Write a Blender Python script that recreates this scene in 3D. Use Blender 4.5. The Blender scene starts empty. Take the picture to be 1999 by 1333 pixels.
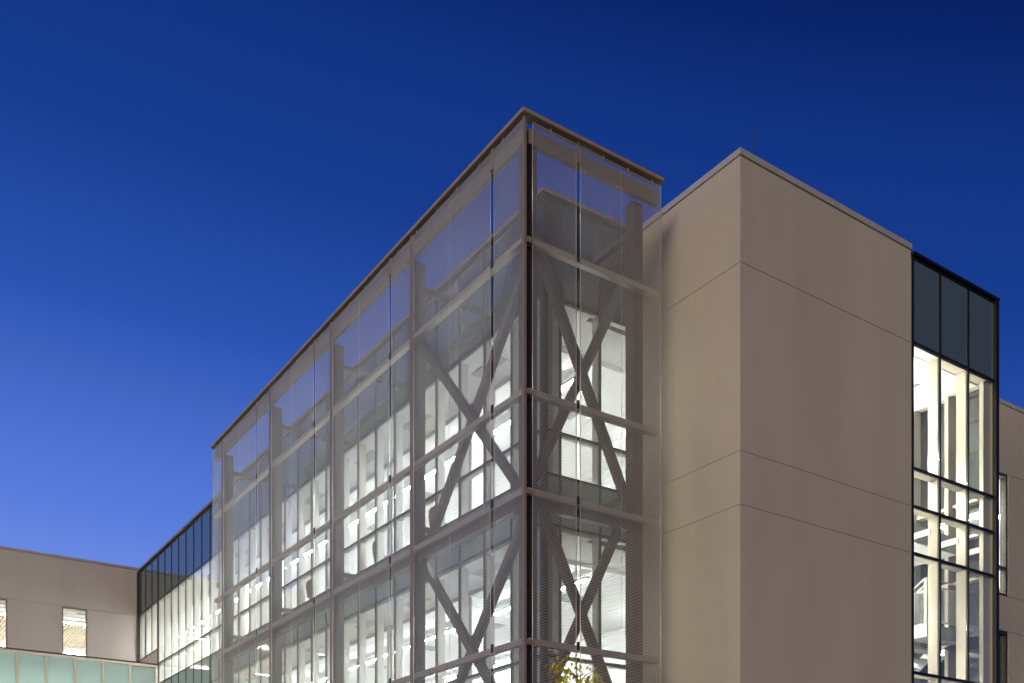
import bpy, bmesh, math, random
from mathutils import Vector, Matrix
random.seed(7)
sc = bpy.context.scene
COL = sc.collection
R = math.radians

# ------------------------------------------------------------------ camera (level, rising front)
cam = bpy.data.cameras.new('camera'); co = bpy.data.objects.new('camera', cam); COL.objects.link(co)
cam.sensor_width = 36.0
cam.lens = 36.0 * 1995.0 / 1999.0
cam.shift_y = (1697.0 - 666.5) / 1999.0
cam.clip_start = 0.1; cam.clip_end = 5000
co.location = (-10.49, -15.12, 1.6)
co.rotation_euler = (R(90), 0, -math.atan2(0.5603, 0.8284))
sc.camera = co

# ------------------------------------------------------------------ dusk sky
world = bpy.data.worlds.new('World'); sc.world = world; world.use_nodes = True
wn = world.node_tree; bg = wn.nodes['Background']
# twilight gradient: darkens with height and away from the glow on the left horizon
tc = wn.nodes.new('ShaderNodeTexCoord')
dz = wn.nodes.new('ShaderNodeVectorMath'); dz.operation = 'DOT_PRODUCT'
dz.inputs[1].default_value = (0.19 * 0.8284 - 0.26 * 0.5603, -0.19 * 0.5603 - 0.26 * 0.8284, 1.0)
off = wn.nodes.new('ShaderNodeMath'); off.operation = 'ADD'; off.inputs[1].default_value = 0.208
rmp = wn.nodes.new('ShaderNodeValToRGB')
stops = [(0.0, (0.30, 0.40, 0.88)), (0.224, (0.098, 0.203, 0.71)), (0.388, (0.0235, 0.089, 0.436)), (0.516, (0.0083, 0.0445, 0.272)),
         (0.61, (0.0058, 0.034, 0.222)), (0.675, (0.0028, 0.0175, 0.145)), (0.73, (0.0018, 0.0115, 0.104)), (1.0, (0.001, 0.008, 0.08))]
el = rmp.color_ramp.elements
for i, (b, c) in enumerate(stops):
    e = el[i] if i < 2 else el.new(b)
    e.position = b; e.color = (*c, 1)
wn.links.new(tc.outputs['Generated'], dz.inputs[0]); wn.links.new(dz.outputs['Value'], off.inputs[0]); wn.links.new(off.outputs[0], rmp.inputs[0])
# plus the faint daylight still in the air
sky = wn.nodes.new('ShaderNodeTexSky'); sky.sky_type = 'NISHITA'; sky.sun_disc = False
sky.sun_elevation = R(9.2); sky.sun_rotation = R(-123.9); sky.ozone_density = 3.0
mxs = wn.nodes.new('ShaderNodeMix'); mxs.data_type = 'RGBA'; mxs.blend_type = 'ADD'; mxs.inputs[0].default_value = 0.0008
wn.links.new(rmp.outputs[0], mxs.inputs[6]); wn.links.new(sky.outputs[0], mxs.inputs[7])
wn.links.new(mxs.outputs[2], bg.inputs[0])
bg.inputs[1].default_value = 1.0

# ------------------------------------------------------------------ warm lamp, low and very soft, standing in for unseen site lights
site_light = bpy.data.lights.new('site_light', 'SUN'); so = bpy.data.objects.new('site_light', site_light); COL.objects.link(so)
site_light.energy = 2.4; site_light.angle = R(35); site_light.color = (1.0, 0.83, 0.64)
d = Vector((0.82, 0.55, -0.16)).normalized()
so.rotation_euler = d.to_track_quat('-Z', 'Y').to_euler()

# ------------------------------------------------------------------ render settings
vs = sc.view_settings
vs.view_transform = 'Standard'; vs.look = 'None'; vs.exposure = 0.0; vs.gamma = 1.0; vs.use_curve_mapping = False
sc.render.engine = 'CYCLES'
cy = sc.cycles
cy.max_bounces = 10; cy.diffuse_bounces = 5; cy.glossy_bounces = 4; cy.transmission_bounces = 6
cy.transparent_max_bounces = 32; cy.use_denoising = True
cy.sample_clamp_indirect = 10.0; cy.caustics_reflective = False; cy.caustics_refractive = False
try:
    cy.denoiser = 'OPENIMAGEDENOISE'; cy.denoising_input_passes = 'RGB_ALBEDO_NORMAL'
except Exception: pass

# ================================================================== materials
def mat(name):
    m = bpy.data.materials.new(name); m.use_nodes = True
    return m, m.node_tree, m.node_tree.nodes['Principled BSDF']
def pos(nt):
    return nt.nodes.new('ShaderNodeNewGeometry').outputs['Position']
def noise(nt, scale, detail=4, rough=0.55, stretch=None):
    n = nt.nodes.new('ShaderNodeTexNoise'); n.inputs['Scale'].default_value = scale
    n.inputs['Detail'].default_value = detail; n.inputs['Roughness'].default_value = rough
    v = pos(nt)
    if stretch:
        mp = nt.nodes.new('ShaderNodeMapping'); mp.inputs['Scale'].default_value = stretch
        nt.links.new(v, mp.inputs[0]); v = mp.outputs[0]
    nt.links.new(v, n.inputs['Vector']); return n
def mottled(name, c, amt=0.12, scale=0.6, rough=0.6, metal=0.0, bump=0.0, bscale=60, stretch=None, spec=0.5):
    m, nt, b = mat(name)
    n = noise(nt, scale, 6, 0.6, stretch)
    rp = nt.nodes.new('ShaderNodeValToRGB')
    rp.color_ramp.elements[0].position = 0.3; rp.color_ramp.elements[1].position = 0.7
    rp.color_ramp.elements[0].color = (*[x * (1 - amt) for x in c], 1)
    rp.color_ramp.elements[1].color = (*[min(1, x * (1 + amt)) for x in c], 1)
    nt.links.new(n.outputs[0], rp.inputs[0]); nt.links.new(rp.outputs[0], b.inputs['Base Color'])
    b.inputs['Roughness'].default_value = rough; b.inputs['Metallic'].default_value = metal
    b.inputs['Specular IOR Level'].default_value = spec
    if bump:
        n2 = noise(nt, bscale, 3)
        bp = nt.nodes.new('ShaderNodeBump'); bp.inputs['Strength'].default_value = bump; bp.inputs['Distance'].default_value = 0.01
        nt.links.new(n2.outputs[0], bp.inputs['Height']); nt.links.new(bp.outputs[0], b.inputs['Normal'])
    return m
def emit(name, c, s):
    m = bpy.data.materials.new(name); m.use_nodes = True; nt = m.node_tree
    nt.nodes.remove(nt.nodes['Principled BSDF'])
    e = nt.nodes.new('ShaderNodeEmission'); e.inputs[0].default_value = (*c, 1); e.inputs[1].default_value = s
    nt.links.new(e.outputs[0], nt.nodes['Material Output'].inputs[0]); return m
def glass(name, tint, refl=1.0, ior=1.5):
    m = bpy.data.materials.new(name); m.use_nodes = True; nt = m.node_tree
    nt.nodes.remove(nt.nodes['Principled BSDF'])
    t = nt.nodes.new('ShaderNodeBsdfTransparent'); t.inputs[0].default_value = (*tint, 1)
    g = nt.nodes.new('ShaderNodeBsdfGlossy'); g.inputs['Roughness'].default_value = 0.0; g.inputs[0].default_value = (refl, refl, refl, 1)
    lw = nt.nodes.new('ShaderNodeLayerWeight'); lw.inputs['Blend'].default_value = 0.5
    f0 = ((ior - 1) / (ior + 1)) ** 2
    pw = nt.nodes.new('ShaderNodeMath'); pw.operation = 'POWER'; pw.inputs[1].default_value = 5.0
    f = nt.nodes.new('ShaderNodeMath'); f.operation = 'MULTIPLY_ADD'; f.inputs[1].default_value = 1 - f0; f.inputs[2].default_value = f0
    nt.links.new(lw.outputs['Facing'], pw.inputs[0]); nt.links.new(pw.outputs[0], f.inputs[0])
    mx = nt.nodes.new('ShaderNodeMixShader')
    nt.links.new(f.outputs[0], mx.inputs[0]); nt.links.new(t.outputs[0], mx.inputs[1]); nt.links.new(g.outputs[0], mx.inputs[2])
    nt.links.new(mx.outputs[0], nt.nodes['Material Output'].inputs[0]); return m

M = {}
def streaks(m):
    nt = m.node_tree; b = nt.nodes['Principled BSDF']; src = b.inputs['Base Color'].links[0].from_socket
    n = noise(nt, 1.0, 5, 0.6, (1.3, 1.3, 0.12)); rp = nt.nodes.new('ShaderNodeValToRGB')
    rp.color_ramp.elements[0].position = 0.32; rp.color_ramp.elements[0].color = (0.88, 0.87, 0.86, 1)
    rp.color_ramp.elements[1].position = 0.56; rp.color_ramp.elements[1].color = (1, 1, 1, 1)
    mx = nt.nodes.new('ShaderNodeMix'); mx.data_type = 'RGBA'; mx.blend_type = 'MULTIPLY'; mx.inputs[0].default_value = 0.4
    nt.links.new(n.outputs[0], rp.inputs[0]); nt.links.new(src, mx.inputs[6]); nt.links.new(rp.outputs[0], mx.inputs[7])
    nt.links.new(mx.outputs[2], b.inputs['Base Color'])
M['stucco'] = mottled('stucco', (0.46, 0.42, 0.35), 0.09, 0.45, 0.9, 0, 0.25, 90, (1, 1, 0.35), 0.2)
M['stucco_grey'] = mottled('stucco_grey', (0.50, 0.455, 0.425), 0.06, 0.4, 0.9, 0, 0.25, 90, (1, 1, 0.35), 0.2)
streaks(M['stucco']); streaks(M['stucco_grey'])
M['joint'] = mottled('joint', (0.33, 0.29, 0.24), 0.1, 2, 0.9)
M['coping'] = mottled('coping', (0.46, 0.44, 0.41), 0.08, 1.5, 0.45, 0.2)
M['bronze'] = mottled('bronze', (0.27, 0.22, 0.16), 0.10, 2.5, 0.42, 0.15)
M['rail'] = mottled('rail', (0.50, 0.45, 0.375), 0.08, 2.0, 0.4, 0.2)  # bronze made lighter, light from below put into the rail colour
M['rod'] = mottled('rod', (0.74, 0.725, 0.665), 0.05, 1.2, 0.36, 0.45)
M['steel'] = mottled('steel', (0.135, 0.122, 0.105), 0.10, 2.0, 0.5, 0.1)
M['black'] = mottled('black', (0.012, 0.011, 0.012), 0.2, 3, 0.4, 0.2)
M['darkbronze'] = mottled('darkbronze', (0.06, 0.05, 0.042), 0.15, 3, 0.4, 0.3)
M['cream'] = mottled('cream', (0.60, 0.54, 0.44), 0.05, 2, 0.45, 0.1)
M['fin'] = mottled('fin', (0.64, 0.62, 0.57), 0.05, 2, 0.5, 0.05)
M['white'] = mottled('white', (0.80, 0.80, 0.79), 0.02, 1, 0.8)
M['soffit'] = mottled('soffit', (0.66, 0.65, 0.62), 0.03, 1, 0.85)
M['wallgrey'] = mottled('wallgrey', (0.55, 0.58, 0.54), 0.03, 1, 0.8)
M['vent'] = mottled('vent', (0.20, 0.20, 0.20), 0.2, 6, 0.6)
M['carpet'] = mottled('carpet', (0.50, 0.49, 0.47), 0.2, 4, 0.95)
M['wood'] = mottled('wood', (0.78, 0.67, 0.54), 0.18, 3, 0.5, 0, 0, 60, (1, 0.15, 1))
M['leather'] = mottled('leather', (0.30, 0.16, 0.09), 0.2, 4, 0.6)
M['yellow'] = mottled('yellow', (0.62, 0.66, 0.06), 0.08, 4, 0.6)
M['navy'] = mottled('navy', (0.015, 0.02, 0.08), 0.1, 4, 0.6)
M['roofing'] = mottled('roofing', (0.25, 0.25, 0.25), 0.15, 1, 0.9)
M['glass'] = glass('glass', (0.94, 0.975, 0.955), 0.95, 1.75)
M['glass_green'] = glass('glass_green', (0.90, 0.95, 0.92), 0.9, 1.55)
M['lamp'] = emit('lamp', (0.97, 0.98, 1.0), 300.0)
M['lamp_room'] = emit('lamp_room', (1.0, 0.97, 0.92), 110.0)
M['lamp_warm'] = emit('lamp_warm', (1.0, 0.95, 0.87), 380.0)
M['lamp_soft'] = emit('lamp_soft', (0.97, 1.0, 0.98), 30.0)
M['exit'] = emit('exit', (0.03, 0.8, 0.25), 1.6)
M['pale_bounce'] = mottled('pale_bounce', (0.46, 0.45, 0.43), 0.12, 0.7, 0.85, 0, 0.2, 30)  # kept pale to throw light upward
M['ground'] = mottled('ground', (0.26, 0.25, 0.235), 0.15, 0.5, 0.9, 0, 0.2, 30)
m, nt, b = mat('spandrel')
b.inputs['Base Color'].default_value = (0.045, 0.085, 0.09, 1); b.inputs['Roughness'].default_value = 0.04
b.inputs['IOR'].default_value = 2.1
n = noise(nt, 0.8, 2); bp = nt.nodes.new('ShaderNodeBump'); bp.inputs['Strength'].default_value = 0.015; bp.inputs['Distance'].default_value = 0.05
nt.links.new(n.outputs[0], bp.inputs['Height']); nt.links.new(bp.outputs[0], b.inputs['Normal'])
M['spandrel'] = m
m, nt, b = mat('spandrel_pale')
b.inputs['Base Color'].default_value = (0.25, 0.35, 0.335, 1); b.inputs['Roughness'].default_value = 0.06; b.inputs['IOR'].default_value = 1.7
M['spandrel_pale'] = m
m, nt, b = mat('spandrel_grey')
b.inputs['Base Color'].default_value = (0.085, 0.135, 0.155, 1); b.inputs['Roughness'].default_value = 0.05; b.inputs['IOR'].default_value = 1.75
M['spandrel_grey'] = m
M['coping_bronze'] = mottled('coping_bronze', (0.36, 0.275, 0.17), 0.12, 2.5, 0.4, 0.15)
M['glass_side'] = glass('glass_side', (0.90, 0.95, 0.92), 0.95, 2.3)
m, nt, b = mat('frosted')
tr = nt.nodes.new('ShaderNodeBsdfTranslucent'); tr.inputs[0].default_value = (0.70, 0.83, 0.79, 1)
b.inputs['Base Color'].default_value = (0.50, 0.57, 0.55, 1); b.inputs['Roughness'].default_value = 0.08
mx = nt.nodes.new('ShaderNodeMixShader'); mx.inputs[0].default_value = 0.55
nt.links.new(b.outputs[0], mx.inputs[1]); nt.links.new(tr.outputs[0], mx.inputs[2])
nt.links.new(mx.outputs[0], nt.nodes['Material Output'].inputs[0])
M['frosted'] = m
def leafmat(name, c):
    m, nt, b = mat(name)
    tr = nt.nodes.new('ShaderNodeBsdfTranslucent')
    n = noise(nt, 9, 3); rp = nt.nodes.new('ShaderNodeValToRGB')
    rp.color_ramp.elements[0].position = 0.35; rp.color_ramp.elements[1].position = 0.65
    rp.color_ramp.elements[0].color = (*c[0], 1); rp.color_ramp.elements[1].color = (*c[1], 1)
    nt.links.new(n.outputs[0], rp.inputs[0]); nt.links.new(rp.outputs[0], b.inputs['Base Color']); nt.links.new(rp.outputs[0], tr.inputs[0])
    b.inputs['Roughness'].default_value = 0.5
    mx = nt.nodes.new('ShaderNodeMixShader'); mx.inputs[0].default_value = 0.3
    nt.links.new(b.outputs[0], mx.inputs[1]); nt.links.new(tr.outputs[0], mx.inputs[2])
    nt.links.new(mx.outputs[0], nt.nodes['Material Output'].inputs[0]); return m
M['leaf'] = leafmat('leaf', ((0.46, 0.48, 0.035), (0.85, 0.66, 0.06)))
M['bark'] = mottled('bark', (0.22, 0.19, 0.16), 0.25, 8, 0.9)

# ================================================================== mesh helpers
class MB:
    def __init__(s): s.v = []; s.f = []
    def box(s, x0, x1, y0, y1, z0, z1):
        if x0 > x1: x0, x1 = x1, x0
        if y0 > y1: y0, y1 = y1, y0
        k = len(s.v)
        s.v += [(x0, y0, z0), (x1, y0, z0), (x1, y1, z0), (x0, y1, z0), (x0, y0, z1), (x1, y0, z1), (x1, y1, z1), (x0, y1, z1)]
        for q in ((0, 3, 2, 1), (4, 5, 6, 7), (0, 1, 5, 4), (1, 2, 6, 5), (2, 3, 7, 6), (3, 0, 4, 7)):
            s.f.append(tuple(k + i for i in q))
        return s
    def bar(s, p, q, w, h, up=(0, 0, 1)):
        p = Vector(p); q = Vector(q); d = (q - p).normalized(); u = Vector(up)
        if abs(d.dot(u)) > 0.99: u = Vector((1, 0, 0))
        a = d.cross(u).normalized() * (w / 2); c = a.normalized().cross(d).normalized() * (h / 2)
        k = len(s.v)
        for e in (p, q):
            s.v += [tuple(e - a - c), tuple(e + a - c), tuple(e + a + c), tuple(e - a + c)]
        for t in ((0, 1, 2, 3), (7, 6, 5, 4), (0, 4, 5, 1), (1, 5, 6, 2), (2, 6, 7, 3), (3, 7, 4, 0)):
            s.f.append(tuple(k + i for i in t))
        return s
    def tube(s, pts, rad, n=6, cap=True):
        k0 = len(s.v); m = len(pts)
        for i, p in enumerate(pts):
            p = Vector(p)
            d = (Vector(pts[min(i + 1, m - 1)]) - Vector(pts[max(i - 1, 0)])).normalized()
            u = Vector((0, 0, 1)) if abs(d.z) < 0.9 else Vector((1, 0, 0))
            a = d.cross(u).normalized(); c = a.cross(d).normalized()
            r = rad[i] if isinstance(rad, (list, tuple)) else rad
            for j in range(n):
                t = 2 * math.pi * j / n
                s.v.append(tuple(p + a * (r * math.cos(t)) + c * (r * math.sin(t))))
        for i in range(m - 1):
            for j in range(n):
                s.f.append((k0 + i * n + j, k0 + i * n + (j + 1) % n, k0 + (i + 1) * n + (j + 1) % n, k0 + (i + 1) * n + j))
        if cap:
            s.f.append(tuple(k0 + j for j in reversed(range(n)))); s.f.append(tuple(k0 + (m - 1) * n + j for j in range(n)))
        return s
    def poly(s, pts2, ext, f):   # extruded outline: f(a,b,t) -> xyz
        k = len(s.v); n = len(pts2)
        for t in ext:
            for a, b in pts2: s.v.append(f(a, b, t))
        s.f.append(tuple(k + i for i in range(n))); s.f.append(tuple(k + n + i for i in reversed(range(n))))
        for i in range(n): s.f.append((k + i, k + n + i, k + n + (i + 1) % n, k + (i + 1) % n))
        return s

def wloc(o):
    v = Vector((0, 0, 0))
    while o: v += o.location; o = o.parent
    return v
def build(mb, name, material, parent=None, base=None, bevel=0.0, smooth=False, fixn=False):
    off = wloc(parent) if parent else Vector((0, 0, 0))
    b = Vector(base) if base else off
    me = bpy.data.meshes.new(name)
    me.from_pydata([(x - b.x, y - b.y, z - b.z) for x, y, z in mb.v], [], mb.f); me.update()
    if fixn or bevel:
        bm = bmesh.new(); bm.from_mesh(me); bmesh.ops.recalc_face_normals(bm, faces=bm.faces)
        if bevel: bmesh.ops.bevel(bm, geom=bm.edges[:], offset=bevel, segments=2, affect='EDGES')
        bm.to_mesh(me); bm.free()
    if smooth:
        for p in me.polygons: p.use_smooth = True
    me.materials.append(M[material])
    o = bpy.data.objects.new(name, me); COL.objects.link(o)
    o.location = b - off
    o.parent = parent
    return o
def tag(o, label=None, cat=None, group=None, kind=None):
    if label: o['label'] = label
    if cat: o['category'] = cat
    if group: o['group'] = group
    if kind: o['kind'] = kind
    return o
def thing(name, loc, label, cat, group=None):
    o = bpy.data.objects.new(name, None); COL.objects.link(o); o.location = loc; o.empty_display_size = 0.3
    return tag(o, label, cat, group)
def bx(parent, name, material, *c, **k):
    return build(MB().box(*c), name, material, parent, **k)

# ================================================================== ground
g = build(MB().box(-1500, 1500, -1500, 1500, -0.5, 0.0), 'ground', 'ground'); tag(g, kind='structure')
pv = build(MB().box(-14, -0.6, -3.5, 29.5, 0.0, 0.004), 'bounce_paving', 'pale_bounce'); tag(pv, kind='structure')  # unseen sheet added to bounce light up under the rails

# ================================================================== curtain wall builder
# ax 'u': facade plane x = p, running along y;  ax 'v': facade plane y = p, running along x.
# The outside is towards -axis.
def cbox(mb, ax, p0, p1, s0, s1, z0, z1):
    return mb.box(p0, p1, s0, s1, z0, z1) if ax == 'u' else mb.box(s0, s1, p0, p1, z0, z1)
def curtain(parent, ax, p, muls, levels, zlo, zhi, capw=0.05, finw=0.06, find=0.2, finmat='fin', capmat='darkbronze', trans_d=0.12, wide=(), alt=False, out=-1):
    """levels: list of (z0, z1, material or None)"""
    o = out
    for i in range(len(muls) - 1):
        a, b = muls[i], muls[i + 1]
        for (z0, z1, mm) in levels:
            if mm is None: continue
            nm = 'spandrel_panel' if mm.startswith('spandrel') else 'pane'
            build(cbox(MB(), ax, p, p - o * 0.024, a + 0.02, b - 0.02, z0 + 0.02, z1 - 0.02), nm, mm, parent)
    for i, a in enumerate(muls):
        w = capw * (2.6 if i in wide else 1)
        mo = build(cbox(MB(), ax, p + o * 0.022, p + o * 0.002, a - w / 2, a + w / 2, zlo, zhi), 'mullion', capmat, parent)
        fd = find * (1.25 if (alt and i % 2) else 1.0); fw = finw * (1.5 if (alt and i % 2) else 1.0)
        if i in wide: fw = capw * 2.6
        build(cbox(MB(), ax, p - o * 0.026, p - o * (0.026 + fd), a - fw / 2, a + fw / 2, zlo, zhi), 'fin', finmat, mo)
    zs = sorted({z for l in levels for z in l[:2]})
    for z in zs:
        t = build(cbox(MB(), ax, p + o * 0.018, p + o * 0.003, muls[0], muls[-1], z - capw * 0.5, z + capw * 0.5), 'transom', capmat, parent)
        for i in range(len(muls) - 1):
            build(cbox(MB(), ax, p - o * 0.027, p - o * (0.027 + trans_d), muls[i] + finw * 0.8, muls[i + 1] - finw * 0.8, z - 0.035, z + 0.035), 'transom_fin', finmat, t)

# ================================================================== main glazed wing
GU, GV, VE = 1.6, 1.6, 33.25
wing = thing('glazed_wing', (GU, GV, 0), 'long glass fronted wing with lit upper floors standing behind the metal screen', 'building')
LV = [(0.15, 4.0, 'spandrel'), (4.0, 5.05, 'spandrel_pale'), (5.05, 5.93, 'glass'), (5.93, 8.6, 'glass'), (8.6, 9.62, 'spandrel_pale'),
      (9.62, 10.5, 'glass'), (10.5, 13.23, 'glass'), (13.23, 15.2, 'spandrel')]
mv = [1.66] + [22.94 - 1.062 * k for k in range(19, -1, -1)] + [23.97, 24.99, 26.0, 27.02, 28.03, 29.04, 30.08]
curtain(wing, 'u', GU, mv, LV, 0.1, 15.2, find=0.19, alt=False, wide=(len(mv) - 1,))
LV3 = [(11.15, 13.23, 'glass'), (13.23, 15.2, 'spandrel')]
curtain(wing, 'u', GU, [30.15, 31.07, 32.12, 33.19], LV3, 11.12, 15.2, find=0.19)
bx(wing, 'stucco_wall', 'stucco_grey', GU - 0.02, GU + 0.3, 30.2, 33.22, 0, 11.08)
mu_ = [1.66, 2.0, 3.04, 4.06]
LR = [l for l in LV]
curtain(wing, 'v', GV, mu_, LR, 0.1, 15.2, find=0.19)
bx(wing, 'corner_trim', 'darkbronze', GU - 0.10, GU + 0.2, 33.215, 33.295, 0, 15.2)
# corner post, parapet caps, roof
bx(wing, 'corner_post', 'darkbronze', GU - 0.07, GU + 0.05, GV - 0.07, GV + 0.05, 0, 15.21)
bx(wing, 'parapet_cap', 'bronze', GU - 0.10, GU + 0.32, GV - 0.10, VE - 0.02, 15.215, 15.30)
bx(wing, 'parapet_cap', 'bronze', GU + 0.322, 4.02, GV - 0.10, GV + 0.32, 15.215, 15.30)
bx(wing, 'roof', 'roofing', GU + 0.35, 12.0, GV + 0.35, VE, 14.55, 14.7)
# interior, floor by floor
BW = 8.2
bx(wing, 'back_wall', 'white', BW, BW + 0.2, GV + 0.3, VE, 0.0, 14.5)
bx(wing, 'end_wall', 'white', GU + 0.3, BW, VE - 0.2, VE, 0.0, 14.5)
bx(wing, 'end_wall', 'white', 4.12, BW, GV + 0.1, GV + 0.25, 0.0, 14.5)
def storey(zf, zs, zc, first):
    # zf floor top, zs perimeter soffit underside, zc main ceiling underside
    bx(wing, 'floor_slab', 'carpet', GU + 0.25, BW - 0.01, GV + 0.26, VE - 0.21, zf - 0.55, zf)
    bx(wing, 'perimeter_soffit', 'soffit', GU + 0.03, GU + 1.28, GV + 0.04, VE - 0.21, zs, zs + 0.12)
    bx(wing, 'perimeter_soffit', 'soffit', GU + 1.282, BW - 0.01, GV + 0.27, GV + 1.40, zs, zs + 0.12)
    c = bx(wing, 'ceiling', 'white', GU + 1.284, BW - 0.01, GV + 1.404, VE - 0.22, zc, zc + 0.22)
    k = 0
    for v in (4.1, 7.6, 10.4, 14.2, 17.4, 20.9, 24.5):
        bx(wing, 'ceiling_vent', 'vent', GU + 0.5, GU + 0.82, v, v + 1.1, zs - 0.012, zs - 0.002)
    for v in (5.0, 8.5, 12.0, 15.5):
        bx(wing, 'ceiling_vent', 'vent', GU + 3.1, GU + 3.7, v, v + 0.6, zc - 0.012, zc - 0.002)
storey(9.50, 13.17, 13.05, True)
storey(4.93, 8.50, 8.40, False)
# corner columns inside
for z0, z1 in ((4.94, 8.49), (9.51, 13.16)):
    bx(wing, 'interior_column', 'wallgrey', 1.96, 2.34, 2.02, 2.36, z0, z1, bevel=0.01)
for v in (6.55, 10.8, 15.05, 19.3, 23.5, 27.7):
    for z0, z1 in ((4.94, 8.49), (9.51, 13.16)):
        bx(wing, 'interior_column', 'white', 2.95, 3.3, v, v + 0.35, z0, z1, bevel=0.01)

# continuous linear lights, one per floor, then added hidden fill lights
def linear_light(name, label, cat, a, b, z, w, h, material, hang, group=None, ax='v', x=0.0):
    t = thing(name, ((x, a, z) if ax == 'v' else (a, x, z)), label, cat, group)
    mbx = MB().box(x - w / 2, x + w / 2, a, b, z, z + h) if ax == 'v' else MB().box(a, b, x - w / 2, x + w / 2, z, z + h)
    hb = MB().box(x - w / 2 - 0.008, x + w / 2 + 0.008, a, b, z + 0.012, z + h) if ax == 'v' else MB().box(a, b, x - w / 2 - 0.008, x + w / 2 + 0.008, z + 0.012, z + h)
    build(hb, 'housing', 'white', t)
    mbx = MB().box(x - w / 2, x + w / 2, a, b, z - 0.006, z + 0.011) if ax == 'v' else MB().box(a, b, x - w / 2, x + w / 2, z - 0.006, z + 0.011)
    build(mbx, 'diffuser', material, t)
    n = max(2, int((b - a) / 2.4))
    for i in range(n + 1):
        s = a + 0.1 + (b - a - 0.2) * i / n
        q = (x, s) if ax == 'v' else (s, x)
        build(MB().tube([(q[0], q[1], z + h), (q[0], q[1], z + h + hang)], 0.006, 5), 'suspension_rod', 'white', t)
    return t
linear_light('linear_light', 'long white linear light hanging under the top floor ceiling behind the screen', 'light', 3.35, 32.6, 12.84, 0.10, 0.07, 'lamp', 0.14, 'linear lights of the glazed wing', 'v', 3.87)
linear_light('linear_light', 'long white linear light hanging in the floor below the top floor', 'light', 3.15, 32.6, 8.19, 0.10, 0.07, 'lamp', 0.14, 'linear lights of the glazed wing', 'v', 3.94)
linear_light('linear_light', 'added fill light deep inside the top floor near the back wall', 'light', 9.5, 32.6, 12.84, 0.10, 0.07, 'lamp', 0.14, 'linear lights of the glazed wing', 'v', 7.6)  # added row that evens out the room light, set back from view
linear_light('linear_light', 'added fill light deep inside the lower lit floor near the back wall', 'light', 9.5, 32.6, 8.19, 0.10, 0.07, 'lamp', 0.14, 'linear lights of the glazed wing', 'v', 7.6)  # same added fill row for the floor below

linear_light('linear_light', 'short added unseen fill light at the stucco tower end of the top floor', 'light', 2.2, 5.9, 12.84, 0.10, 0.07, 'lamp', 0.14, 'linear lights of the glazed wing', 'v', 7.6)  # added out of view to brighten the ceiling near the corner
linear_light('linear_light', 'short added unseen fill light at the stucco tower end of the lower lit floor', 'light', 2.2, 5.9, 8.19, 0.10, 0.07, 'lamp', 0.14, 'linear lights of the glazed wing', 'v', 7.6)  # same added corner fill, one floor down
# lounge chairs at the top floor glass
def chair(loc, rot, label, material='leather', grp='brown chairs behind the screen'):
    t = thing('lounge_chair', loc, label, 'chair', grp)
    L = Vector(loc)
    def P(mb): mb.v = [(x + L.x, y + L.y, z + L.z) for x, y, z in mb.v]; return mb
    build(P(MB().box(-0.28, 0.28, -0.30, 0.30, 0.36, 0.48)), 'seat', material, t, bevel=0.03)
    out = [(-0.28, 0.40), (0.28, 0.40), (0.27, 0.72), (0.20, 0.86), (0.10, 0.91), (-0.10, 0.91), (-0.20, 0.86), (-0.27, 0.72)]
    build(P(MB().poly(out, (-0.36, -0.28), lambda a, b, s: (a, s - (b - 0.4) * 0.18, b))), 'backrest', material, t, fixn=True, bevel=0.012)
    for sx in (-0.24, 0.24):
        for sy in (-0.25, 0.25):
            build(P(MB().tube([(sx, sy, 0.0), (sx * 0.9, sy * 0.9, 0.37)], 0.015, 6)), 'leg', 'darkbronze', t)
    t.rotation_euler = (0, 0, rot)
    return t
chair((2.25, 6.5, 9.5), R(-90), 'brown chair behind the crossed braces at the top floor glass')
chair((2.25, 9.6, 9.5), R(-100), 'brown chair near the second screen bay at the top floor glass')
chair((2.25, 14.1, 9.5), R(-85), 'brown chair behind the third screen bay at the top floor glass')

# exit sign
ex = thing('exit_sign', (3.0, 32.6, 12.2), 'small green exit sign hanging inside the far end of the glazed wing', 'sign')
bx(ex, 'sign_plate', 'white', 2.8, 3.2, 32.58, 32.62, 12.1, 12.3)
cu = bpy.data.curves.new('lettering', 'FONT'); cu.body = 'EXIT'; cu.size = 0.17; cu.align_x = 'CENTER'; cu.extrude = 0.002
lt = bpy.data.objects.new('lettering', cu); COL.objects.link(lt); lt.parent = ex
lt.location = (0, -0.024, -0.06); lt.rotation_euler = (R(90), 0, 0); cu.materials.append(M['exit'])
bpy.context.view_layer.update()
lme = bpy.data.meshes.new_from_object(lt.evaluated_get(bpy.context.evaluated_depsgraph_get()))
lo = bpy.data.objects.new('lettering', lme); COL.objects.link(lo); lo.parent = ex; lo.location = lt.location; lo.rotation_euler = lt.rotation_euler
bpy.data.objects.remove(lt); lo.name = 'lettering'

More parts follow.
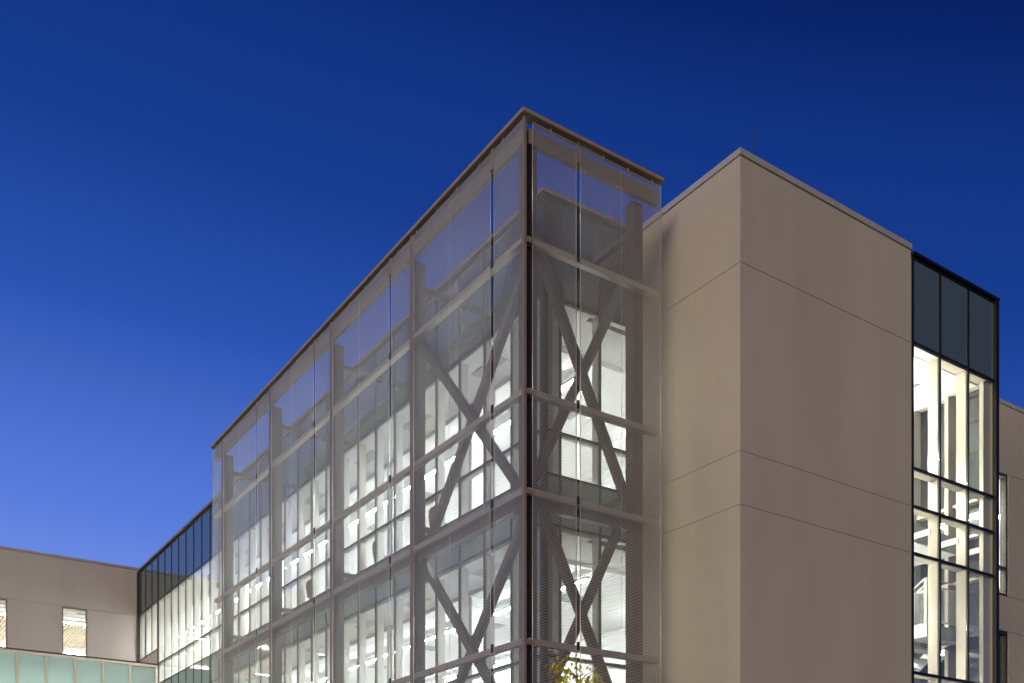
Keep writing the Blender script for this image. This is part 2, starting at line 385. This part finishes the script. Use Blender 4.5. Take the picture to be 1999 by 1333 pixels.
# ================================================================== metal screen
screen = thing('metal_screen', (0, 0, 0), 'tall bronze metal mesh screen wrapped round the corner of the glass wing', 'screen')
VM = [4.24, 8.41, 12.57, 16.70]           # mullions on the long side
VG = [1.07, 5.24, 9.46, 13.66]            # open slots on the long side
VEND, UEND = 17.66, 3.31
PITCH, RR = 0.0285, 0.0049
TIERS = [(13.04, 15.13), (8.475, 13.015), (3.95, 8.455)]
def mesh_panel(ax, s0, s1, z0, z1, bow):
    mb = MB(); n = int((z1 - z0) / PITCH)
    L = s1 - s0; seg = 3
    for k in range(n + 1):
        z = z0 + 0.006 + k * PITCH
        pts = []
        for i in range(seg + 1):
            f = i / seg
            w = 0.0 + bow * math.sin(math.pi * f) * math.sin(math.pi * (z - z0) / (z1 - z0))
            pts.append((w, s0 + L * f, z) if ax == 'u' else (s0 + L * f, w, z))
        mb.tube(pts, RR, 7, False)
    for s in (s0 + 0.006, s1 - 0.006):
        cbox(mb, ax, 0.007, 0.019, s - 0.006, s + 0.006, z0, z1)
    nb = 1 if L > 1.5 else 0
    for i in range(1, nb + 1):
        s = s0 + L * i / (nb + 1); cbox(mb, ax, 0.008, 0.016, s - 0.002, s + 0.002, z0, z1)
    o = build(mb, 'mesh_panel', 'rod', screen, smooth=True)
    o['kind'] = 'stuff'
    return o
edges = [0.055, VG[0]]
G2 = 0.058
spans = [(0.055, VG[0] - G2)]
for i, m_ in enumerate(VM):
    spans.append((VG[i] + G2, m_ - 0.07))
    spans.append((m_ + 0.07, (VG[i + 1] - G2) if i + 1 < len(VG) else VEND))
for (z0, z1) in TIERS:
    for a, b_ in spans: mesh_panel('u', a, b_, z0, z1, random.uniform(-0.01, 0.006))
    for a, b_ in ((0.19, 1.24 - 0.043), (1.24 + 0.043, UEND)): mesh_panel('v', a, b_, z0, z1, random.uniform(-0.008, 0.004))
RAILS = [(12.945, 13.055), (10.20, 10.31), (8.40, 8.51), (5.68, 5.79), (3.90, 4.01)]
for z0, z1 in RAILS:
    r_ = bx(screen, 'rail', 'rail', 0.024, 0.032, 0.10, VEND - 0.08, z0, z1)
    build(MB().box(0.033, 0.15, 0.10, VEND - 0.08, z0, z0 + 0.012), 'rail_flange', 'rail', r_)
    r_ = bx(screen, 'rail', 'rail', 0.10, UEND - 0.06, 0.024, 0.032, z0, z1)
    build(MB().box(0.155, UEND - 0.06, 0.033, 0.15, z0, z0 + 0.012), 'rail_flange', 'rail', r_)
    # corner cleat
    build(MB().box(-0.004, 0.20, -0.004, 0.012, z0 - 0.01, z1 - 0.03).box(-0.004, 0.012, 0.013, 0.075, z0 - 0.01, z1 - 0.03), 'corner_cleat', 'bronze', screen)
    for s in VG: bx(screen, 'bracket', 'darkbronze', 0.004, 0.022, s - 0.05, s + 0.05, z0 + 0.02, z1 + 0.06)
    bx(screen, 'bracket', 'darkbronze', 1.24 - 0.026, 1.24 + 0.026, 0.004, 0.022, z0 + 0.02, z1 + 0.06)
for s in VM: bx(screen, 'mullion', 'bronze', -0.004, 0.023, s - 0.055, s + 0.055, 3.9, 15.19)
# top beam and coping
bx(screen, 'top_beam', 'bronze', 0.036, 0.14, 0.10, VEND - 0.08, 14.76, 15.03)
bx(screen, 'top_beam', 'bronze', 0.141, UEND - 0.06, 0.036, 0.14, 14.76, 15.03)
bx(screen, 'coping', 'coping_bronze', -0.07, 0.15, -0.07, VEND + 0.02, 15.20, 15.275, bevel=0.006)
bx(screen, 'coping', 'coping_bronze', 0.151, UEND + 0.02, -0.07, 0.15, 15.20, 15.275, bevel=0.006)
k = 0.7
while k < VEND - 0.1:
    bx(screen, 'clip', 'coping', 0.0, 0.02, k, k + 0.012, 15.12, 15.199); k += 0.83
k = 0.6
while k < UEND - 0.1:
    bx(screen, 'clip', 'coping', k, k + 0.012, 0.0, 0.02, 15.12, 15.199); k += 0.62
for s in VG: bx(screen, 'hanger', 'bronze', 0.0, 0.03, s - 0.05, s + 0.05, 14.80, 15.199)
bx(screen, 'hanger', 'bronze', 1.24 - 0.026, 1.24 + 0.026, 0.0, 0.03, 14.80, 15.199)
# corner post: outer leaf with an open slot beside it
bx(screen, 'corner_post', 'bronze', 0.0, 0.055, 0.0, 0.050, 3.9, 15.19)
bx(screen, 'corner_channel', 'darkbronze', 0.056, 0.30, 0.125, 0.145, 3.9, 14.75)

# ================================================================== steel support frame
steel = thing('steel_frame', (0.28, 0.28, 0), 'taupe steel columns and crossed braces standing behind the metal screen', 'steel frame')
CS = 0.125
cols = [(0.28, 0.28)] + [(0.28, v) for v in (4.47, 8.64, 12.80, 16.95)] + [(2.86, 0.30)]
for (u, v) in cols:
    build(MB().box(u - CS, u + CS, v - CS, v + CS, 0, 14.755), 'column', 'steel', steel, bevel=0.012)
def xbrace(p, q, w=0.15):
    build(MB().bar(p, q, w, w, (0, 0, 1)), 'brace', 'steel', steel, fixn=True)
BO = 0.006
for zt, zb in ((13.15, 8.42), (8.50, 3.80)):
    xbrace((0.28, 0.30, zb), (0.28, 4.45, zt)); xbrace((0.28 + 0.16, 0.30, zt), (0.28 + 0.16, 4.45, zb))
for zt, zb in ((13.55, 8.40), (8.90, 3.80)):
    xbrace((0.28, 0.28, zt), (2.86, 0.28, zb)); xbrace((0.28, 0.28 + 0.16, zb), (2.86, 0.28 + 0.16, zt))
for zc in (10.79, 6.15):
    g_ = build(MB().box(0.30, 0.42, 2.375 - 0.11, 2.375 + 0.11, zc - 0.14, zc + 0.14), 'gusset_plate', 'steel', steel, bevel=0.01)
for zc in (10.97, 6.35):
    g_ = build(MB().box(1.57 - 0.09, 1.57 + 0.09, 0.30, 0.42, zc - 0.17, zc + 0.17), 'gusset_plate', 'steel', steel, bevel=0.01)
for z in (8.36, 3.76):
    build(MB().box(0.20, 0.36, 0.41, 16.82, z - 0.10, z + 0.10), 'beam', 'steel', steel)
    build(MB().box(0.41, 2.73, 0.20, 0.36, z - 0.10, z + 0.10), 'beam', 'steel', steel)
for z in (14.25, 9.02, 4.45):
    for v in (4.47, 8.64, 12.80, 16.95):
        build(MB().box(0.41, GU - 0.063, v - 0.06, v + 0.06, z - 0.06, z + 0.06), 'outrigger', 'steel', steel)
    build(MB().box(2.80, 2.92, 0.43, GV - 0.063, z - 0.06, z + 0.06), 'outrigger', 'steel', steel)

# ================================================================== stucco tower
TU0, TU1, TV0, TV1 = 4.06, 9.41, -1.39, 1.56
tower = thing('stucco_tower', (TU0, TV0, 0), 'blank beige stucco tower block with thin horizontal joints beside the metal screen', 'building')
bx(tower, 'wall_core', 'joint', TU0 + 0.01, TU1 - 0.004, TV0 + 0.01, TV1 - 0.01, 0, 15.2)
bands = [(0.0, 5.048), (5.055, 8.578), (8.585, 9.608), (9.615, 13.208), (13.215, 15.25)]
for z0, z1 in bands:
    bx(tower, 'wall_panel', 'stucco', TU0, TU1, TV0, TV1, z0, z1, bevel=0.004)
def coping_run(parent, material, x0, x1, y0, y1, z0, z1, ax, step, lift=0.0):
    a, b_ = (x0, x1) if ax == 'x' else (y0, y1)
    n = max(1, round((b_ - a) / step)); L = (b_ - a) / n
    for i in range(n):
        c0, c1 = a + L * i, a + L * (i + 1) - 0.005
        dz = random.uniform(-0.002, 0.002)
        if ax == 'x': bx(parent, 'coping', material, c0, c1, y0, y1, z0 + dz, z1 + dz, bevel=0.005)
        else: bx(parent, 'coping', material, x0, x1, c0, c1, z0 + dz, z1 + dz, bevel=0.005)
coping_run(tower, 'coping', TU0 - 0.025, TU1 + 0.02, TV0 - 0.025, TV0 + 0.35, 15.26, 15.385, 'x', 2.4)
coping_run(tower, 'coping', TU0 - 0.025, TU0 + 0.35, TV0 + 0.355, TV1 + 0.02, 15.26, 15.385, 'y', 2.4)
bx(tower, 'roof', 'roofing', TU0 + 0.36, TU1 - 0.01, TV0 + 0.36, TV1, 15.25, 15.30)
bx(tower, 'drip_edge', 'coping', TU0 - 0.035, TU1 + 0.02, TV0 - 0.035, TV1, 15.248, 15.258)

# ================================================================== glazed stair tower
SU0, SU1 = 9.42, 12.69
stair = thing('glazed_stair_tower', (SU0, TV0, 0), 'narrow glass stair tower in black frames beside the stucco tower', 'building')
ZS = [3.95, 5.05, 5.95, 8.58, 9.62, 10.46, 13.23]
LS = [(ZS[i], ZS[i + 1], 'glass') for i in range(len(ZS) - 1)] + [(13.23, 15.10, 'spandrel_grey'), (0.2, 3.95, 'spandrel_grey')]
su = [9.46, 10.47, 11.57, 12.66]
curtain(stair, 'v', TV0, su, LS, 0.1, 15.12, capw=0.06, finw=0.07, find=0.24, finmat='cream', capmat='black', trans_d=0.22)
sv = [-1.27, -0.36, 0.62, 1.52]
LSS = [(a, b, 'glass_side' if c == 'glass' else c) for a, b, c in LS]
curtain(stair, 'u', SU1, sv, LSS, 0.1, 15.12, capw=0.06, finw=0.10, find=0.34, finmat='cream', capmat='black', trans_d=0.22, out=1)
bx(stair, 'corner_post', 'black', SU1 - 0.055, SU1 + 0.07, TV0 - 0.07, TV0 + 0.055, 0, 15.13)
bx(stair, 'roof_cap', 'black', SU0, SU1 + 0.08, TV0 - 0.08, 1.56, 15.135, 15.20)
bx(stair, 'roof', 'roofing', SU0, SU1 - 0.04, TV0 + 0.06, 4.5, 14.6, 14.8)
bx(stair, 'ceiling', 'white', SU0 + 0.01, SU1 - 0.30, TV0 + 0.28, 4.4, 13.16, 13.30)
bx(stair, 'ceiling_edge', 'cream', SU0 + 0.01, SU1 - 0.28, TV0 + 0.03, TV0 + 0.275, 13.18, 13.22)
for i, s in enumerate((9.9, 11.1)):
    bx(stair, 'slot_vent', 'vent', s, s + 0.12, -0.4, 0.5, 13.148, 13.158)
for s in (-0.15, 1.05, 2.25):
    bx(stair, 'ceiling_joint', 'soffit', SU0 + 0.02, SU1 - 0.31, s, s + 0.02, 13.152, 13.159)
bx(stair, 'side_wall', 'wallgrey', SU0 + 0.005, SU0 + 0.03, TV0 + 0.28, 4.4, 0.0, 13.15)
bx(stair, 'back_wall', 'wallgrey', SU0 + 0.035, SU1 + 3.0, 4.41, 4.55, 0.0, 14.5)
bx(stair, 'return_wall', 'wallgrey', SU1 - 0.1, SU1 + 0.1, 1.62, 4.40, 0.0, 14.5)
for zf in (9.62, 5.05):
    bx(stair, 'floor_slab', 'white', SU0 + 0.04, SU1 - 0.32, -0.60, 4.40, zf - 0.38, zf)
    bx(stair, 'fascia', 'wallgrey', SU0 + 0.04, SU1 - 0.32, -0.63, -0.605, zf - 0.36, zf + 0.02)
for s in su[1:]:
    b_ = build(MB().box(s - 0.06, s - 0.045, TV0 + 0.20, -0.62, 9.22, 9.36), 'steel_bracket', 'white', stair)
    build(MB().tube([(s - 0.063, TV0 + 0.26, 9.29), (s - 0.036, TV0 + 0.26, 9.29)], 0.018, 8), 'bolt', 'steel', b_)
def add_hidden_light(z, v0, v1, label):  # added lights hidden from view, brightening the stair interior up and down
    t = thing('hidden_light', (SU0 + 0.03, v0, z), label, 'light', 'added hidden lights of the stair tower')
    build(MB().box(SU0 + 0.032, SU0 + 0.15, v0, v1, z, z + 0.06), 'housing', 'white', t)
    build(MB().box(SU0 + 0.04, SU0 + 0.14, v0 + 0.02, v1 - 0.02, z + 0.062, z + 0.075), 'diffuser', 'lamp_warm', t)
    build(MB().box(SU0 + 0.04, SU0 + 0.14, v0 + 0.02, v1 - 0.02, z - 0.015, z - 0.002), 'diffuser', 'lamp_warm', t)
add_hidden_light(11.3, -0.9, 3.8, 'added hidden light washing the top ceiling of the stair tower')
add_hidden_light(7.7, -0.5, 3.8, 'added hidden light below the top landing of the stair tower')
add_hidden_light(3.4, -0.5, 3.8, 'added hidden light low down in the stair tower')

# staircase
LU0, LU1, LZ = 10.87, 12.26, 7.33
sc_ = thing('staircase', (LU0, -0.8, 5.05), 'white staircase with wire mesh guard rails inside the glass stair tower', 'staircase')
bx(sc_, 'landing', 'white', LU0 + 0.04, LU1, -0.76, -0.45, LZ - 0.26, LZ - 0.02)
bx(sc_, 'landing_fascia', 'wallgrey', LU0 + 0.04, LU1, -0.80, -0.765, LZ - 0.29, LZ + 0.02)
n_st = 13; rise = (LZ - 5.05) / n_st; run = 0.27
for i in range(n_st - 1):
    z = LZ - rise * (i + 1); v = -0.45 + run * i
    bx(sc_, 'step', 'white', LU0 + 0.05, LU1 - 0.05, v, v + run + 0.02, z - 0.06, z)
slope = rise / run
for u in (LU0, LU1 - 0.05):
    out = [(-0.80, LZ + 0.02), (-0.80, LZ - 0.29), (-0.45, LZ - 0.29), (-0.45 + run * 12, LZ - 0.29 - slope * run * 12), (-0.45 + run * 12, LZ + 0.02 - slope * run * 12), (-0.45, LZ + 0.02)]
    build(MB().poly(out, (u, u + 0.035), lambda a, b, s: (s, a, b)), 'stringer', 'white', sc_, fixn=True)
def guard(parent, p, q, h, nv, nh, nm='guard_rail'):
    p = Vector(p); q = Vector(q); H = Vector((0, 0, h))
    mb = MB().tube([p + H, q + H], 0.022, 8).tube([p + H * 0.86, q + H * 0.86], 0.014, 6).tube([p + H * 0.09, q + H * 0.09], 0.014, 6)
    gr = build(mb, nm, 'white', parent)
    for e in (p, q): build(MB().tube([e, e + H], 0.024, 8), 'post', 'white', gr)
    mb = MB()
    for i in range(1, nv):
        a = p.lerp(q, i / nv); mb.tube([a + H * 0.09, a + H * 0.86], 0.0045, 4, False)
    for j in range(1, nh):
        t = 0.09 + 0.77 * j / nh; mb.tube([p + H * t, q + H * t], 0.0045, 4, False)
    w = build(mb, 'wire_infill', 'white', gr); w['kind'] = 'stuff'
    return gr
guard(sc_, (LU0 + 0.02, -0.785, LZ + 0.02), (LU1 - 0.03, -0.785, LZ + 0.02), 1.05, 22, 16)
guard(sc_, (LU0 + 0.02, -0.74, LZ + 0.02), (LU0 + 0.02, -0.45 + run * 11, LZ + 0.02 - slope * run * 11), 1.05, 36, 16)
# upper flight going on to the top floor
for i in range(12):
    z = LZ + rise * (i + 1); v = -0.20 + run * i
    bx(sc_, 'step', 'white', LU0 - 1.35, LU0 - 0.08, v, v + run + 0.02, z - 0.06, z)
out = [(-0.3, LZ - 0.05), (-0.3, LZ + 0.25), (-0.2 + run * 12, LZ + 0.25 + slope * run * 12), (-0.2 + run * 12, LZ - 0.06 + slope * run * 12)]
build(MB().poly(out, (LU0 - 1.40, LU0 - 1.365), lambda a, b, s: (s, a, b)), 'stringer', 'white', sc_, fixn=True)

# ================================================================== rear block on the right
rear = thing('rear_stucco_block', (12.8, 1.6, 0), 'beige stucco block with tall windows set back beyond the glass stair tower', 'building')
W0, W1 = 17.15, 18.44
RU0, RU1, RV0, RV1 = SU1 + 0.12, 30.0, 1.6, 1.95
for z0, z1, win in ((0, 5.04, 0), (5.055, 8.575, 1), (8.59, 9.605, 0), (9.62, 13.20, 1), (13.215, 15.2, 0)):
    if win:
        bx(rear, 'wall_panel', 'stucco', RU0, W0, RV0, RV0 + 0.21, z0, z1); bx(rear, 'wall_panel', 'stucco', W1, RU1, RV0, RV0 + 0.21, z0, z1)
    else: bx(rear, 'wall_panel', 'stucco', RU0, RU1, RV0, RV1, z0, z1)
bx(rear, 'joint_backing', 'joint', RU0, W0, RV0 + 0.02, RV0 + 0.19, 0, 15.18); bx(rear, 'joint_backing', 'joint', W1, RU1, RV0 + 0.02, RV0 + 0.19, 0, 15.18)
bx(rear, 'coping', 'coping', RU0, RU1, RV0 - 0.03, RV1 + 0.05, 15.21, 15.33, bevel=0.006)
def window(parent, u0, u1, z0, z1, v, tz=None, room='white', fm='bronze'):
    w = build(MB().box(u0, u0 + 0.06, v + 0.04, v + 0.22, z0, z1).box(u1 - 0.06, u1, v + 0.04, v + 0.22, z0, z1).box(u0 + 0.061, u1 - 0.061, v + 0.04, v + 0.22, z1 - 0.07, z1 - 0.002)
              .box(u0 + 0.061, u1 - 0.061, v + 0.04, v + 0.22, z0 + 0.002, z0 + 0.07), 'window', fm, parent)
    if tz:
        bx(w, 'transom', fm, u0 + 0.062, u1 - 0.062, v + 0.06, v + 0.2, tz - 0.04, tz + 0.04)
        for a, b_ in ((z0 + 0.07, tz - 0.04), (tz + 0.04, z1 - 0.07)): bx(w, 'pane', 'glass', u0 + 0.062, u1 - 0.062, v + 0.12, v + 0.14, a, b_)
    else: bx(w, 'pane', 'glass', u0 + 0.062, u1 - 0.062, v + 0.12, v + 0.14, z0 + 0.07, z1 - 0.07)
    return w
window(rear, W0, W1, 9.62, 13.20, RV0, 10.46, fm='darkbronze'); window(rear, W0, W1, 5.055, 8.575, RV0, 5.95, fm='darkbronze')
for z0, z1, mm in ((9.60, 13.3, 'white'), (5.0, 8.7, 'navy')):
    r_ = build(MB().box(W0 - 2, W1 + 6, 5.5, 5.6, z0, z1), 'room_wall', mm, rear)
    bx(rear, 'room_wall', mm, W1 + 6, W1 + 6.1, 2.0, 5.5, z0, z1)
    bx(rear, 'room_wall', mm, W0 - 2.1, W0 - 2, 2.0, 5.5, z0, z1)
    bx(rear, 'room_ceiling', mm, W0 - 2.1, W1 + 6.1, 1.98, 5.6, z1 + 0.002, z1 + 0.1)
    bx(rear, 'room_floor', 'carpet', W0 - 2.1, W1 + 6.1, 1.98, 5.6, z0 - 0.3, z0 - 0.002)
bx(rear, 'roof', 'roofing', RU0, RU1, RV1 + 0.05, 12, 14.6, 14.8)
linear_light('linear_light', 'white light inside the tall window of the rear stucco block', 'light', W0 - 1, W1 + 5, 13.1, 0.14, 0.07, 'lamp', 0.12, None, 'u', 3.6)
chair((18.9, 2.45, 9.60), R(150), 'yellow green chair behind the rear block window', 'yellow', None)

# ================================================================== left stucco building
LB = 33.30
left = thing('far_stucco_building', (-6, LB, 0), 'grey beige stucco building with narrow lit windows at the far end of the glass wing', 'building')
wins = [(-1.68, -0.63), (-4.93, -3.86), (-8.2, -7.14)]
xs = sorted([-16.0] + [x for w in wins for x in w] + [1.58])
for z0, z1 in ((0, 9.60), (13.225, 15.30)): bx(left, 'wall_panel', 'stucco_grey', -16, 1.575, LB, LB + 0.35, z0, z1)
for i in range(0, len(xs), 2): bx(left, 'wall_panel', 'stucco_grey', xs[i], xs[i + 1] - 0.002, LB, LB + 0.35, 9.615, 13.21)
bx(left, 'joint_backing', 'joint', -16, 1.57, LB + 0.02, LB + 0.3, 13.20, 13.24)
bx(left, 'coping', 'coping', -16, 1.60, LB - 0.03, LB + 0.4, 15.31, 15.42, bevel=0.006)
bx(left, 'roof', 'roofing', -16, 1.6, LB + 0.4, 45, 14.6, 14.8)
for (a, b_) in wins: window(left, a, b_, 9.62, 13.20, LB, None, fm='bronze')
bx(left, 'room_wall', 'white', -16, 1.5, 41.0, 41.1, 9.3, 14.5); bx(left, 'room_wall', 'white', -16.1, -16, LB + 0.36, 41, 9.3, 14.5); bx(left, 'room_wall', 'white', 1.5, 1.58, LB + 0.36, 41, 9.3, 14.5)
bx(left, 'room_floor', 'carpet', -16, 1.5, LB + 0.36, 41, 9.3, 9.6)
bx(left, 'room_soffit', 'soffit', -15.99, 1.49, LB + 0.36, LB + 1.5, 13.14, 13.3)
bx(left, 'room_ceiling', 'white', -15.99, 1.49, LB + 1.502, 40.99, 13.10, 13.3)
for (a, b_) in wins: bx(left, 'ceiling_vent', 'vent', a + 0.75, b_ + 0.9, LB + 0.62, LB + 0.85, 13.125, 13.136)
s = -9.5
while s < 1.3:
    bx(left, 'ceiling_slat', 'wood', s, s + 0.07, LB + 2.9, 40.9, 12.98, 13.08); s += 0.14
linear_light('linear_light', 'bright light strip crossing the narrow windows of the far stucco building', 'light', -15.5, 1.2, 12.98, 0.18, 0.06, 'lamp_room', 0.06, None, 'u', LB + 2.1)

linear_light('linear_light', 'added hidden light beyond the wood slats deep in the far stucco building', 'light', -15.5, 1.2, 12.6, 0.14, 0.06, 'lamp_room', 0.4, None, 'u', LB + 7.3)  # added out of view so its floor bounce brightens the slats

# ================================================================== low link with frosted glass
LK = 30.0
link = thing('link_corridor', (-6, LK, 0), 'low link with pale green frosted glass panes in cream frames below the far stucco building', 'building')
lm = [1.50 - 1.093 * k for k in range(16)]
for i, a in enumerate(lm): bx(link, 'mullion', 'cream', a - 0.045, a + 0.045, LK - 0.05, LK + 0.06, 5.0, 10.295)
for i in range(len(lm) - 1): bx(link, 'pane', 'frosted', lm[i + 1] + 0.046, lm[i] - 0.046, LK, LK + 0.02, 5.1, 10.28)
bx(link, 'head_rail', 'cream', lm[-1], 1.545, LK - 0.06, LK + 0.06, 10.30, 10.40)
bx(link, 'roof_edge', 'darkbronze', lm[-1], 1.56, LK - 0.08, LK + 3.28, 10.41, 10.46)
bx(link, 'wall', 'stucco_grey', lm[-1], 1.55, LK - 0.02, LK + 0.1, 0, 4.98)
bx(link, 'back_wall', 'white', lm[-1], 1.55, LK + 3.1, LK + 3.25, 0, 10.4); bx(link, 'floor', 'white', lm[-1], 1.55, LK + 0.12, LK + 3.09, 4.7, 4.98)
bx(link, 'ceiling', 'white', lm[-1], 1.55, LK + 0.08, LK + 3.09, 10.30, 10.40)
linear_light('linear_light', 'soft light glowing behind the frosted panes of the low link', 'light', -14, 1.0, 9.9, 0.25, 0.08, 'lamp_soft', 0.3, None, 'u', LK + 1.7)

# ================================================================== lightning rods
for (u, v, z0, z1, lab) in ((7.06, 1.0, 15.38, 18.35, 'thin lightning rod on the roof of the stucco tower'), (12.35, -0.4, 14.8, 16.05, 'thin lightning rod on the roof of the glass stair tower'),
                            (20.2, 3.0, 14.8, 16.3, 'thin lightning rod on the roof of the rear stucco block'),
                            (4.0, 27.5, 14.7, 16.75, 'thin lightning rod above the middle of the far glass facade'), (3.0, 35.0, 14.7, 17.0, 'thin lightning rod where the far stucco building meets the glass facade')):
    t = thing('lightning_rod', (u, v, z0), lab, 'lightning rod', 'lightning rods on the roofs')
    build(MB().tube([(u, v, z0), (u, v, z1)], [0.014, 0.008], 6), 'rod', 'darkbronze', t)
    build(MB().box(u - 0.08, u + 0.08, v - 0.08, v + 0.08, z0, z0 + 0.03), 'base_plate', 'coping', t)

# ================================================================== young tree
tx, ty = -1.12, -3.0
tree = thing('young_tree', (tx, ty, 0), 'young yellow green tree whose top shows below the braced screen corner', 'tree')
mb = MB(); mb.tube([(tx, ty, 0), (tx + 0.02, ty, 1.2), (tx - 0.02, ty + 0.02, 2.4), (tx + 0.03, ty, 3.6), (tx, ty, 4.76)], [0.05, 0.042, 0.034, 0.02, 0.006], 8)
tips = []
for i in range(46):
    z = random.uniform(2.2, 4.62); a = random.uniform(0, 2 * math.pi); L = 0.65 * (5.1 - z) ** 0.5 * random.uniform(0.6, 1.0) * 0.58
    p0 = Vector((tx, ty, z - 0.05)); p2 = p0 + Vector((math.cos(a) * L, math.sin(a) * L, L * random.uniform(0.15, 0.75)))
    p1 = p0.lerp(p2, 0.5) + Vector((0, 0, 0.05)); p3 = p2 + Vector((math.cos(a) * 0.08, math.sin(a) * 0.08, -0.06))
    mb.tube([p0, p1, p2, p3], [0.012, 0.008, 0.004, 0.002], 5)
    tips += [p0.lerp(p2, t) for t in (0.45, 0.65, 0.8, 0.9, 1.0)] + [p3]
tips += [Vector((tx, ty, z)) for z in (4.35, 4.45, 4.55, 4.62, 4.68, 4.74, 4.78)]
build(mb, 'trunk', 'bark', tree, smooth=True)
mb = MB()
for p in tips:
    for j in range(6):
        a = random.uniform(0, 2 * math.pi); L = random.uniform(0.06, 0.105); w = L * 0.26
        c = p + Vector((random.gauss(0, 0.06), random.gauss(0, 0.06), random.gauss(0, 0.05)))
        dr = Vector((math.cos(a), math.sin(a), random.uniform(-1.6, -0.1))).normalized()
        sd = dr.cross(Vector((random.uniform(-.4, .4), random.uniform(-.4, .4), 1))).normalized() * w
        up = sd.cross(dr).normalized() * (L * 0.12)
        k = len(mb.v)
        mb.v += [tuple(c), tuple(c + dr * L * 0.4 + sd + up), tuple(c + dr * L * 0.75 + sd * 0.55), tuple(c + dr * L), tuple(c + dr * L * 0.75 - sd * 0.55), tuple(c + dr * L * 0.4 - sd + up), tuple(c + dr * L * 0.5 - up * 0.6)]
        for q in ((0, 1, 6), (1, 2, 6), (2, 3, 6), (3, 4, 6), (4, 5, 6), (5, 0, 6)): mb.f.append(tuple(k + i for i in q))
build(mb, 'crown', 'leaf', tree)
